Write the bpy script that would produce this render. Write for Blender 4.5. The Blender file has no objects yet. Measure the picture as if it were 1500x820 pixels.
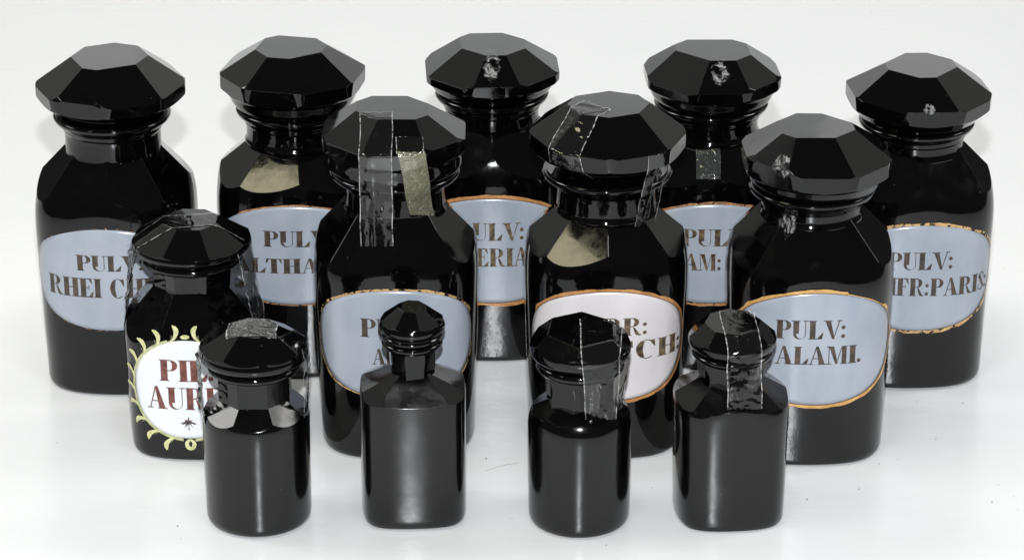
import bpy, bmesh, math, random
from mathutils import Vector, Matrix, noise
from mathutils.bvhtree import BVHTree
C = bpy.context.scene.collection
S = bpy.context.scene
R = math.radians
CM = 0.01
random.seed(7)

# ------------------------------------------------------------------ camera
cd = bpy.data.cameras.new('camera'); cam = bpy.data.objects.new('camera', cd); C.objects.link(cam)
cam.location = (0, -1.5494, 0.7751); cam.rotation_euler = (R(66.5), 0, 0)
cd.sensor_width = 36; cd.sensor_fit = 'HORIZONTAL'; cd.lens = 115.2
cd.clip_start = 0.05; cd.clip_end = 30
S.camera = cam
S.render.resolution_x = 1024; S.render.resolution_y = 559
S.view_settings.view_transform = 'Standard'; S.view_settings.look = 'None'
S.view_settings.gamma = 1; S.view_settings.exposure = -0.07
# ------------------------------------------------------------------ world: the dim room around the table
w = bpy.data.worlds.new('World'); S.world = w; w.use_nodes = True
bg = w.node_tree.nodes['Background']; bg.inputs[0].default_value = (1.0, 1.0, 0.97, 1); bg.inputs[1].default_value = 0.06

# ------------------------------------------------------------------ lamps
def lamp(name, loc, target, sx, sy, L, col=(1, 1, 1), shape='RECTANGLE'):
    d = bpy.data.lights.new(name, 'AREA'); d.shape = shape; d.size = sx; d.size_y = sy
    area = sx * sy * (math.pi / 4 if shape in ('DISK', 'ELLIPSE') else 1)
    d.energy = L * area * math.pi; d.color = col
    o = bpy.data.objects.new(name, d); C.objects.link(o)
    o.location = loc
    o.rotation_euler = (Vector(target) - Vector(loc)).to_track_quat('-Z', 'Y').to_euler()
    return o
T0 = (0, 0.03, 0.08)
def pol(az, el, dist):                       # az 0 = towards the camera, + to the right
    return (T0[0] + dist * math.sin(R(az)) * math.cos(R(el)), T0[1] - dist * math.cos(R(az)) * math.cos(R(el)), T0[2] + dist * math.sin(R(el)))
lamp('camera_flash', (0.0, -1.53, 0.90), (0, .05, .08), 0.026, 0.018, 24500, (.95, 0.97, 1.0))
lamp('warm_window_lamp', pol(-67, 60, 1.25), T0, 0.34, 0.20, 8.0, (1.0, 0.93, 0.62))
lamp('side_fill_left', pol(-99, 37, 1.5), T0, 0.42, 0.42, 9.5, (1.0, 0.99, .96))  # added side fills, placed where small-bottle shoulder facets mirror a bright source
lamp('side_fill_right', pol(99, 37, 1.5), T0, 0.42, 0.42, 9.5, (1.0, 0.99, .96))
lamp('overhead_lamp', pol(3, 76, 1.3), T0, 0.20, 0.20, 20, (.98, .99, 1))
lamp('back_fill', (0, 1.75, 1.6), (0, 0.1, 0.1), 2.6, 1.3, 0.36, (1, 1, .95))  # added fills behind, standing in for pale walls and ceiling
lamp('back_fill_left', pol(-138, 40, 1.75), T0, 1.9, 1.5, 0.36, (1, 1, .95))
lamp('back_fill_right', pol(138, 40, 1.75), T0, 1.9, 1.5, 0.36, (1, 1, .95))
lamp('sweep_light', (0, 1.1, 1.4), (0, 1.85, .55), 1.8, 0.25, 6.0, (1, 1, 1))  # added to brighten the unseen sweep
for k in range(2):                            # louvred ceiling lamp, far up to the left
    for j in range(4):
        lamp('ceiling_tube', (-1.15 - .10 * k, -1.0 + 0.085 * j, 1.45), (-.1, 0, 0), 0.075, 0.022, 22, (0.95, 1, 1))

# ------------------------------------------------------------------ materials
def new_mat(name):
    m = bpy.data.materials.new(name); m.use_nodes = True
    nt = m.node_tree; b = nt.nodes['Principled BSDF']
    return m, nt, b
def N(nt, t, **kw):
    n = nt.nodes.new(t)
    for k, v in kw.items():
        if k in n.inputs: n.inputs[k].default_value = v
        else: setattr(n, k, v)
    return n
def black_glass(name, rough=0.035, wave=0.06, crinkle=0.0, seed=0.0, bevel=0.0003, fine=0.03, wsc=55.0):
    m, nt, b = new_mat(name)
    b.inputs['Base Color'].default_value = (0.0012, 0.0011, 0.0014, 1)
    b.inputs['IOR'].default_value = 1.50
    tc = N(nt, 'ShaderNodeTexCoord')
    mp = N(nt, 'ShaderNodeMapping'); mp.inputs['Location'].default_value = (seed, seed * .7, seed * .3)
    nt.links.new(tc.outputs['Object'], mp.inputs[0])
    n1 = N(nt, 'ShaderNodeTexNoise', Scale=wsc, Detail=1.0)
    n2 = N(nt, 'ShaderNodeTexNoise', Scale=420.0, Detail=3.0)
    n3 = N(nt, 'ShaderNodeTexNoise', Scale=2600.0, Detail=2.0)
    for n in (n1, n2, n3): nt.links.new(mp.outputs[0], n.inputs['Vector'])
    bv = N(nt, 'ShaderNodeBevel', samples=4); bv.inputs['Radius'].default_value = bevel
    b1 = N(nt, 'ShaderNodeBump', Strength=wave, Distance=0.01)
    nt.links.new(n1.outputs[0], b1.inputs['Height']); nt.links.new(bv.outputs[0], b1.inputs['Normal'])
    b2 = N(nt, 'ShaderNodeBump', Strength=fine, Distance=0.0004)
    nt.links.new(n2.outputs[0], b2.inputs['Height']); nt.links.new(b1.outputs[0], b2.inputs['Normal'])
    last = b2
    if crinkle:                                # chill wrinkles near the foot of the pressed glass
        sx = N(nt, 'ShaderNodeSeparateXYZ'); nt.links.new(tc.outputs['Object'], sx.inputs[0])
        mr = N(nt, 'ShaderNodeMapRange'); mr.inputs[1].default_value = 0.0; mr.inputs[2].default_value = 0.042
        mr.inputs[3].default_value = crinkle; mr.inputs[4].default_value = 0.0
        nt.links.new(sx.outputs[2], mr.inputs[0])
        b3 = N(nt, 'ShaderNodeBump', Distance=0.0006)
        nt.links.new(mr.outputs[0], b3.inputs['Strength']); nt.links.new(n2.outputs[0], b3.inputs['Height']); nt.links.new(last.outputs[0], b3.inputs['Normal'])
        last = b3
    nt.links.new(last.outputs[0], b.inputs['Normal'])
    # faint finger grease and dust: roughness variation, specks of pale dust
    n4 = N(nt, 'ShaderNodeTexNoise', Scale=90.0, Detail=6.0, Roughness=.7); nt.links.new(mp.outputs[0], n4.inputs['Vector'])
    r1 = N(nt, 'ShaderNodeMapRange'); r1.inputs[1].default_value = .42; r1.inputs[2].default_value = .75
    r1.inputs[3].default_value = rough; r1.inputs[4].default_value = rough + .10
    nt.links.new(n4.outputs[0], r1.inputs[0]); nt.links.new(r1.outputs[0], b.inputs['Roughness'])
    vo = N(nt, 'ShaderNodeTexVoronoi', Scale=380.0, Randomness=1.0); nt.links.new(mp.outputs[0], vo.inputs['Vector'])
    cr = N(nt, 'ShaderNodeMapRange'); cr.inputs[1].default_value = .05; cr.inputs[2].default_value = .09; cr.inputs[3].default_value = 1; cr.inputs[4].default_value = 0
    nt.links.new(vo.outputs['Distance'], cr.inputs[0])
    sc = N(nt, 'ShaderNodeSeparateColor'); nt.links.new(vo.outputs['Color'], sc.inputs[0])
    gt = N(nt, 'ShaderNodeMath', operation='GREATER_THAN'); gt.inputs[1].default_value = .965; nt.links.new(sc.outputs[0], gt.inputs[0])
    mu = N(nt, 'ShaderNodeMath', operation='MULTIPLY'); nt.links.new(cr.outputs[0], mu.inputs[0]); nt.links.new(gt.outputs[0], mu.inputs[1])
    mu2 = N(nt, 'ShaderNodeMath', operation='MULTIPLY'); mu2.inputs[1].default_value = .45; nt.links.new(mu.outputs[0], mu2.inputs[0])
    mx = N(nt, 'ShaderNodeMixRGB'); mx.inputs[1].default_value = (0.0012, 0.0011, 0.0014, 1); mx.inputs[2].default_value = (.35, .35, .32, 1)
    nt.links.new(mu2.outputs[0], mx.inputs[0]); nt.links.new(mx.outputs[0], b.inputs['Base Color'])
    return m
GLASS = [black_glass('black_glass', .03, .035, .0, s) for s in (0, 1.7)]
GLASS_BODY = black_glass('black_glass_body', .03, .035, .05, 4.4, .0005, .006, 24.0)
GLASS_FOOT = [black_glass('black_glass_foot', .05, .03, .09, s) for s in (3.1, 5.3)]
GLASS_LID = black_glass('black_glass_stopper', .03, .004, 0, 9.0, .00045, .006)
GLASS_ROUGH = black_glass('fire_polished_glass', .10, .02, .035, 2.0, .0003, .015)

def enamel(name, c1, c2, seed):
    m, nt, b = new_mat(name)
    tc = N(nt, 'ShaderNodeTexCoord'); mp = N(nt, 'ShaderNodeMapping'); mp.inputs['Location'].default_value = (seed, seed, seed)
    mp.inputs['Scale'].default_value = (1, 1, .55)
    nt.links.new(tc.outputs['Object'], mp.inputs[0])
    n1 = N(nt, 'ShaderNodeTexNoise', Scale=38.0, Detail=4.0, Roughness=.55); nt.links.new(mp.outputs[0], n1.inputs['Vector'])
    r = N(nt, 'ShaderNodeValToRGB'); r.color_ramp.elements[0].position = .32; r.color_ramp.elements[1].position = .68
    r.color_ramp.elements[0].color = (*c1, 1); r.color_ramp.elements[1].color = (*c2, 1)
    nt.links.new(n1.outputs[0], r.inputs[0])
    n2 = N(nt, 'ShaderNodeTexNoise', Scale=900.0, Detail=2.0); nt.links.new(tc.outputs['Object'], n2.inputs['Vector'])
    vo = N(nt, 'ShaderNodeTexVoronoi', Scale=240.0); nt.links.new(mp.outputs[0], vo.inputs['Vector'])
    lt = N(nt, 'ShaderNodeMapRange'); lt.inputs[1].default_value = .03; lt.inputs[2].default_value = .06; lt.inputs[3].default_value = .6; lt.inputs[4].default_value = 0
    nt.links.new(vo.outputs['Distance'], lt.inputs[0])
    sc = N(nt, 'ShaderNodeSeparateColor'); nt.links.new(vo.outputs['Color'], sc.inputs[0])
    gt = N(nt, 'ShaderNodeMath', operation='GREATER_THAN'); gt.inputs[1].default_value = .97; nt.links.new(sc.outputs[0], gt.inputs[0])
    mu = N(nt, 'ShaderNodeMath', operation='MULTIPLY'); nt.links.new(lt.outputs[0], mu.inputs[0]); nt.links.new(gt.outputs[0], mu.inputs[1])
    mx = N(nt, 'ShaderNodeMixRGB'); nt.links.new(mu.outputs[0], mx.inputs[0]); nt.links.new(r.outputs[0], mx.inputs[1]); mx.inputs[2].default_value = (.06, .05, .04, 1)
    nt.links.new(mx.outputs[0], b.inputs['Base Color'])
    bp = N(nt, 'ShaderNodeBump', Strength=.12, Distance=.0003); nt.links.new(n2.outputs[0], bp.inputs['Height']); nt.links.new(bp.outputs[0], b.inputs['Normal'])
    b.inputs['Roughness'].default_value = .22
    return m
BLUE = [enamel('pale_blue_enamel', (.285, .322, .378), (.365, .398, .452), s) for s in (0., .31, .77)]
WHITE_EN = enamel('aged_white_enamel', (.58, .55, .56), (.65, .62, .625), .5)
BRIGHT_EN = enamel('white_enamel', (.70, .725, .77), (.76, .785, .82), .9)
def print_ink(name, c1, c2, alpha_lo=1.0, scale=700., metal=0., rough=.45):
    m, nt, b = new_mat(name)
    tc = N(nt, 'ShaderNodeTexCoord')
    n1 = N(nt, 'ShaderNodeTexNoise', Scale=scale, Detail=3.0, Roughness=.6); nt.links.new(tc.outputs['Object'], n1.inputs['Vector'])
    r = N(nt, 'ShaderNodeValToRGB'); r.color_ramp.elements[0].position = .35; r.color_ramp.elements[1].position = .65
    r.color_ramp.elements[0].color = (*c1, 1); r.color_ramp.elements[1].color = (*c2, 1)
    nt.links.new(n1.outputs[0], r.inputs[0]); nt.links.new(r.outputs[0], b.inputs['Base Color'])
    b.inputs['Roughness'].default_value = rough; b.inputs['Metallic'].default_value = metal
    if alpha_lo < 1:
        n2 = N(nt, 'ShaderNodeTexNoise', Scale=230.0, Detail=6.0, Roughness=.65, Distortion=.5); nt.links.new(tc.outputs['Object'], n2.inputs['Vector'])
        a = N(nt, 'ShaderNodeMapRange'); a.inputs[1].default_value = alpha_lo - .03; a.inputs[2].default_value = alpha_lo + .03
        nt.links.new(n2.outputs[0], a.inputs[0]); nt.links.new(a.outputs[0], b.inputs['Alpha'])
    return m
INK = print_ink('brown_black_lettering', (.03, .022, .016), (.085, .06, .042), 1.0, 260)
INK_GILT = print_ink('worn_gilt_lettering', (.03, .022, .016), (.17, .12, .065), 1.0, 330)
INK_RED = print_ink('red_brown_lettering', (.085, .022, .016), (.21, .075, .055), 1.0, 300)
HAIR = print_ink('dark_brown_hairline', (.05, .03, .03), (.08, .05, .045))
GOLD = print_ink('ochre_gilt_band', (.50, .27, .08), (.66, .40, .14), 1.0, 200, .15, .35)
COPPER = print_ink('orange_gilt_band', (.36, .165, .055), (.55, .28, .10), 1.0, 200, .1, .35)
GOLD_WORN = print_ink('worn_gilt_band', (.42, .24, .10), (.62, .43, .20), .47, 260, .1, .4)
COPPER_WORN = print_ink('worn_copper_band', (.30, .14, .06), (.50, .26, .12), .44, 260, .1, .4)
COPPER_GONE = print_ink('nearly_gone_copper_band', (.30, .16, .08), (.45, .26, .14), .56, 260, .1, .4)
BROWN_EDGE = print_ink('dark_brown_edge', (.06, .02, .012), (.12, .05, .03))
LEAF = print_ink('yellow_green_leaf', (.46, .47, .20), (.66, .64, .36), 1.0, 400)
LEAF_STEM = print_ink('sage_green_stem', (.34, .37, .18), (.52, .52, .28), 1.0, 400)
LEAF_DARK = print_ink('dark_green_leaf', (.10, .14, .07), (.22, .26, .14), 1.0, 400)

def tape_mat(name, haze=.10, col=(.85, .85, .83), thr=.58, gl=.16, edge=.75, wr=.5):
    m = bpy.data.materials.new(name); m.use_nodes = True; nt = m.node_tree
    nt.nodes.remove(nt.nodes['Principled BSDF']); out = nt.nodes['Material Output']
    tc = N(nt, 'ShaderNodeTexCoord'); uv = N(nt, 'ShaderNodeUVMap'); uv.uv_map = 'UVMap'
    n1 = N(nt, 'ShaderNodeTexNoise', Scale=75.0, Detail=2.5, Roughness=.5, Distortion=1.0); nt.links.new(tc.outputs['Object'], n1.inputs['Vector'])
    n2 = N(nt, 'ShaderNodeTexNoise', Scale=420.0, Detail=4.0, Roughness=.7); nt.links.new(tc.outputs['Object'], n2.inputs['Vector'])
    bp = N(nt, 'ShaderNodeBump', Strength=wr, Distance=.004); nt.links.new(n1.outputs[0], bp.inputs['Height'])
    tr = N(nt, 'ShaderNodeBsdfTransparent'); tr.inputs[0].default_value = (.97, .97, .96, 1)
    g = N(nt, 'ShaderNodeBsdfGlossy', Roughness=.09); nt.links.new(bp.outputs[0], g.inputs['Normal'])
    df = N(nt, 'ShaderNodeBsdfDiffuse'); df.inputs[0].default_value = (*col, 1); nt.links.new(bp.outputs[0], df.inputs['Normal'])
    fr = N(nt, 'ShaderNodeFresnel', IOR=1.5); nt.links.new(bp.outputs[0], fr.inputs['Normal'])
    fm = N(nt, 'ShaderNodeMath', operation='MULTIPLY_ADD', use_clamp=True); fm.inputs[1].default_value = 1.0; fm.inputs[2].default_value = gl * .15
    nt.links.new(fr.outputs[0], fm.inputs[0])
    m1 = N(nt, 'ShaderNodeMixShader'); nt.links.new(fm.outputs[0], m1.inputs[0]); nt.links.new(tr.outputs[0], m1.inputs[1]); nt.links.new(g.outputs[0], m1.inputs[2])
    # milky adhesive in patches; light caught by the cut edges painted white
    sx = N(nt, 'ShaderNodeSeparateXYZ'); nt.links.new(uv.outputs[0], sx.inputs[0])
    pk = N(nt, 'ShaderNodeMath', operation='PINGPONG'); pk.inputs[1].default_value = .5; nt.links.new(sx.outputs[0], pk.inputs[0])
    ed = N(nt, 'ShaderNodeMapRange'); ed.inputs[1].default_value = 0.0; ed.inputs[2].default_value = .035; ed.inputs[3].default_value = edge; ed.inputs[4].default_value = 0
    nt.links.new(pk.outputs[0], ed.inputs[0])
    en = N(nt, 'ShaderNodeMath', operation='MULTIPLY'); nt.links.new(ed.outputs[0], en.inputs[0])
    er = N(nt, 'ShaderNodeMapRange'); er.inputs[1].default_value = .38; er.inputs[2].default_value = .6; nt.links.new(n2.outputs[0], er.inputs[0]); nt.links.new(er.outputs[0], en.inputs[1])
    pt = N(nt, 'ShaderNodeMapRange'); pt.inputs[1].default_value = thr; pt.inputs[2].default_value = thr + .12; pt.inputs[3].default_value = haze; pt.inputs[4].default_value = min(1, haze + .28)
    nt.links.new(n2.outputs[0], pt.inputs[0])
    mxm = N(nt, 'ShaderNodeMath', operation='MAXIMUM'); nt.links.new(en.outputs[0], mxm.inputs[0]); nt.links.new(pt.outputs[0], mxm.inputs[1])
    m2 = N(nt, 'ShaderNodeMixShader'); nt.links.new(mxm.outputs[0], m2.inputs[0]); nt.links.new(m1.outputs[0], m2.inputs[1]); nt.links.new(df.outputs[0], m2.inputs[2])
    nt.links.new(m2.outputs[0], out.inputs[0])
    return m
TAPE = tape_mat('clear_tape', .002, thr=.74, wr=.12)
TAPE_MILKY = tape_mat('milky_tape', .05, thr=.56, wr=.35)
SCAR = tape_mat('glassy_scar', .05, (.5, .55, .52), thr=.58, wr=.3, edge=.3)
TAPE_YELLOW = tape_mat('yellowed_tape', .34, (.38, .37, .25), thr=.54, wr=.45)
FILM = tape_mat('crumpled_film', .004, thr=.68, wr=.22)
def residue_mat():
    m = bpy.data.materials.new('dried_tape_residue'); m.use_nodes = True; nt = m.node_tree
    b = nt.nodes['Principled BSDF']; out = nt.nodes['Material Output']
    tc = N(nt, 'ShaderNodeTexCoord'); uv = N(nt, 'ShaderNodeUVMap'); uv.uv_map = 'UVMap'
    mp = N(nt, 'ShaderNodeMapping'); mp.inputs['Scale'].default_value = (1, 1, .35); nt.links.new(tc.outputs['Object'], mp.inputs[0])
    n1 = N(nt, 'ShaderNodeTexNoise', Scale=270.0, Detail=9.0, Roughness=.78, Distortion=.8); nt.links.new(mp.outputs[0], n1.inputs['Vector'])
    g = N(nt, 'ShaderNodeTexGradient', gradient_type='SPHERICAL')
    m2 = N(nt, 'ShaderNodeMapping'); m2.inputs['Location'].default_value = (-1, -1, 0); m2.inputs['Scale'].default_value = (2, 2, 1)
    nt.links.new(uv.outputs[0], m2.inputs[0]); nt.links.new(m2.outputs[0], g.inputs[0])
    mr0 = N(nt, 'ShaderNodeMapRange'); mr0.inputs[2].default_value = .5; mr0.inputs[3].default_value = -.22; mr0.inputs[4].default_value = .0
    nt.links.new(g.outputs['Fac'], mr0.inputs[0])
    ad = N(nt, 'ShaderNodeMath', operation='ADD'); nt.links.new(n1.outputs[0], ad.inputs[0]); nt.links.new(mr0.outputs[0], ad.inputs[1])
    a = N(nt, 'ShaderNodeMapRange'); a.inputs[1].default_value = .46; a.inputs[2].default_value = .62; a.inputs[4].default_value = .7
    nt.links.new(ad.outputs[0], a.inputs[0]); nt.links.new(a.outputs[0], b.inputs['Alpha'])
    b.inputs['Base Color'].default_value = (.55, .55, .54, 1); b.inputs['Roughness'].default_value = .35
    bp = N(nt, 'ShaderNodeBump', Strength=.6, Distance=.002); nt.links.new(n1.outputs[0], bp.inputs['Height']); nt.links.new(bp.outputs[0], b.inputs['Normal'])
    return m
RESIDUE = residue_mat()

def sheet_mat():
    m, nt, b = new_mat('white_plastic_sheet')
    tc = N(nt, 'ShaderNodeTexCoord')
    n1 = N(nt, 'ShaderNodeTexNoise', Scale=6.0, Detail=3.0); nt.links.new(tc.outputs['Object'], n1.inputs['Vector'])
    r = N(nt, 'ShaderNodeValToRGB'); r.color_ramp.elements[0].color = (.80, .81, .82, 1); r.color_ramp.elements[1].color = (.86, .865, .87, 1)
    nt.links.new(n1.outputs[0], r.inputs[0])
    # tiny grey specks of dirt
    vo = N(nt, 'ShaderNodeTexVoronoi', Scale=95.0); nt.links.new(tc.outputs['Object'], vo.inputs['Vector'])
    lt = N(nt, 'ShaderNodeMapRange'); lt.inputs[1].default_value = .04; lt.inputs[2].default_value = .075; lt.inputs[3].default_value = .5; lt.inputs[4].default_value = 0
    nt.links.new(vo.outputs['Distance'], lt.inputs[0])
    sc = N(nt, 'ShaderNodeSeparateColor'); nt.links.new(vo.outputs['Color'], sc.inputs[0])
    gt = N(nt, 'ShaderNodeMath', operation='GREATER_THAN'); gt.inputs[1].default_value = .965; nt.links.new(sc.outputs[0], gt.inputs[0])
    mu = N(nt, 'ShaderNodeMath', operation='MULTIPLY'); nt.links.new(lt.outputs[0], mu.inputs[0]); nt.links.new(gt.outputs[0], mu.inputs[1])
    mx = N(nt, 'ShaderNodeMixRGB'); nt.links.new(mu.outputs[0], mx.inputs[0]); nt.links.new(r.outputs[0], mx.inputs[1]); mx.inputs[2].default_value = (.35, .33, .30, 1)
    nt.links.new(mx.outputs[0], b.inputs['Base Color'])
    b.inputs['Roughness'].default_value = .24
    mp = N(nt, 'ShaderNodeMapping'); mp.inputs['Scale'].default_value = (1, 2.2, 1); nt.links.new(tc.outputs['Object'], mp.inputs[0])
    n2 = N(nt, 'ShaderNodeTexNoise', Scale=45.0, Detail=5.0, Roughness=.55); nt.links.new(mp.outputs[0], n2.inputs['Vector'])
    bp = N(nt, 'ShaderNodeBump', Strength=.05, Distance=.004); nt.links.new(n2.outputs[0], bp.inputs['Height']); nt.links.new(bp.outputs[0], b.inputs['Normal'])
    return m
SHEET = sheet_mat()

# ------------------------------------------------------------------ mesh helpers (all in centimetres, local to the jar)
def link_mesh(name, me, mat, parent=None):
    o = bpy.data.objects.new(name, me); C.objects.link(o)
    if mat: me.materials.append(mat)
    if parent: o.parent = parent
    return o
def from_pd(name, verts, faces, mat, parent=None, smooth=True, uvs=None, kind=None):
    me = bpy.data.meshes.new(name); me.from_pydata([(x * CM, y * CM, z * CM) for x, y, z in verts], [], faces)
    if smooth: me.polygons.foreach_set('use_smooth', [True] * len(faces))
    if uvs:
        ul = me.uv_layers.new(name='UVMap')
        for l in me.loops: ul.data[l.index].uv = uvs[l.vertex_index]
    me.update()
    o = link_mesh(name, me, mat, parent)
    if kind: o['kind'] = kind
    return o
def dirv(az, el):
    return Vector((math.sin(R(az)) * math.cos(R(el)), -math.cos(R(az)) * math.cos(R(el)), math.sin(R(el))))

class Section:
    """rounded square plan: half widths wx, wy, exponent n"""
    def __init__(s, wx, wy, n, c=.3):
        s.wx, s.wy, s.n, s.c = wx, wy, n, c
        s.tab = []; acc = 0; prev = None
        for i in range(0, 721):
            f = i / 720 * math.pi / 2 * 1.15
            p = s.pt(f)
            if prev: acc += math.hypot(p[0] - prev[0], p[1] - prev[1])
            s.tab.append((acc, f)); prev = p
    def rad(s, f):
        a = abs(math.sin(f)) / s.wx; b = abs(math.cos(f)) / s.wy
        return (1 - s.c) * (a ** s.n + b ** s.n) ** (-1 / s.n) + s.c * (a * a + b * b) ** -.5
    def pt(s, f):
        r = s.rad(f); return (r * math.sin(f), -r * math.cos(f))
    def at(s, u, sc):
        """arc length u from the front centre, section scaled by sc"""
        t = abs(u) / sc; lo, hi = 0, 720
        while hi - lo > 1:
            m = (lo + hi) // 2
            if s.tab[m][0] < t: lo = m
            else: hi = m
        a, b = s.tab[lo], s.tab[hi]
        f = a[1] + (b[1] - a[1]) * (t - a[0]) / max(1e-9, b[0] - a[0])
        if u < 0: f = -f
        p = s.pt(f); q = s.pt(f + 1e-3); q0 = s.pt(f - 1e-3)
        tx, ty = q[0] - q0[0], q[1] - q0[1]; L = math.hypot(tx, ty)
        return (p[0] * sc, p[1] * sc), (ty / L, -tx / L)

def gem(name, prof, sec, cuts, mat, parent, seg=128, blend=None, jitter=0.0):
    """a turned (or rounded-square) solid, prof = [(scale or radius, z)], ground flat by the planes in cuts"""
    bm = bmesh.new(); rings = []
    for (r, z) in prof:
        k = blend(z) if blend else 0
        ring = []
        for i in range(seg):
            f = i / seg * 2 * math.pi
            if sec: rr = r * ((1 - k) * sec.rad(f) + k * min(sec.wx, sec.wy) * 1.04)
            else: rr = r
            if jitter: rr *= 1 + jitter * noise.noise(Vector((math.cos(f), math.sin(f), z * .4 + prof[0][1])))
            ring.append(bm.verts.new((rr * math.sin(f), -rr * math.cos(f), z)))
        rings.append(ring)
    for a, b in zip(rings, rings[1:]):
        for i in range(seg):
            j = (i + 1) % seg
            fc = bm.faces.new((a[i], a[j], b[j], b[i])); fc.smooth = True
    bm.faces.new(rings[0][::-1]); bm.faces.new(rings[-1])
    for cut in cuts:
        az, el, d = cut
        n = dirv(az, el)
        g = bm.verts[:] + bm.edges[:] + bm.faces[:]
        res = bmesh.ops.bisect_plane(bm, geom=g, dist=1e-5, plane_co=n * d, plane_no=n, clear_outer=True, clear_inner=False)
        ed = [e for e in res['geom_cut'] if isinstance(e, bmesh.types.BMEdge) and e.is_boundary]
        if not ed: ed = [e for e in bm.edges if e.is_boundary]
        if ed:
            try:
                rr = bmesh.ops.edgeloop_fill(bm, edges=ed)
                for f in rr['faces']: f.smooth = False
            except Exception as ex: print('fill', name, ex)
    bmesh.ops.recalc_face_normals(bm, faces=bm.faces[:])
    for f in bm.faces:
        if len(f.verts) > 8 or not f.smooth:
            f.smooth = False
            for e in f.edges: e.smooth = False
    for e in bm.edges:
        if len(e.link_faces) == 2 and e.calc_face_angle(0) > R(32): e.smooth = False
    for v in bm.verts: v.co *= CM
    me = bpy.data.meshes.new(name); bm.to_mesh(me); bm.free()
    return link_mesh(name, me, mat, parent)

def arcs(*segs):
    """profile from pieces; ('a', r0,z0,r1,z1,n,p) = superelliptic quarter from vertical to horizontal"""
    out = []
    for s in segs:
        if s[0] == 'p': out.append((s[1], s[2]))
        elif s[0] == 'a':                     # starts vertical at (r0,z0), ends horizontal at (r1,z1)
            _, r0, z0, r1, z1, k, p = s
            for i in range(1, k + 1):
                t = i / k * math.pi / 2
                out.append((r1 + (r0 - r1) * math.cos(t) ** (2 / p), z0 + (z1 - z0) * math.sin(t) ** (2 / p)))
        elif s[0] == 'b':                     # starts horizontal, ends vertical
            _, r0, z0, r1, z1, k = s
            for i in range(1, k + 1):
                t = i / k * math.pi / 2
                out.append((r0 + (r1 - r0) * math.sin(t), z1 + (z0 - z1) * math.cos(t)))
    return out
def lerp_prof(pts, k=3):
    """catmull-ish densify"""
    out = []
    for i in range(len(pts) - 1):
        p0 = pts[max(0, i - 1)]; p1 = pts[i]; p2 = pts[i + 1]; p3 = pts[min(len(pts) - 1, i + 2)]
        for j in range(k):
            t = j / k
            out.append(tuple(0.5 * (2 * p1[a] + (p2[a] - p0[a]) * t + (2 * p0[a] - 5 * p1[a] + 4 * p2[a] - p3[a]) * t * t + (3 * p1[a] - p0[a] - 3 * p2[a] + p3[a]) * t ** 3) for a in (0, 1)))
    out.append(pts[-1]); return out

# ------------------------------------------------------------------ lettering: a didone stencil hand
def q(*p): return [list(p)]
def bar(x0, y0, x1, y1): return [[(x0, y0), (x1, y0), (x1, y1), (x0, y1)]]
def strip(a, b):
    return [[a[i], a[i + 1], b[i + 1], b[i]] for i in range(len(a) - 1)]
def ell(cx, cy, rx, ry, a0, a1, k=12):
    return [(cx + rx * math.cos(R(a0 + (a1 - a0) * i / k)), cy + ry * math.sin(R(a0 + (a1 - a0) * i / k))) for i in range(k + 1)]
hl = .046
def disc(cx, cy, r): return [ell(cx, cy, r, r, 0, 360, 14)[:-1]]
def stem(x, w, s0=.07, s1=.07, top=True, bot=True):
    o = bar(x, 0, x + w, 1)
    if top: o += bar(x - s0, 1 - hl, x, 1) + bar(x + w, 1 - hl, x + w + s1, 1)
    if bot: o += bar(x - s0, 0, x, hl) + bar(x + w, 0, x + w + s1, hl)
    return o
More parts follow.
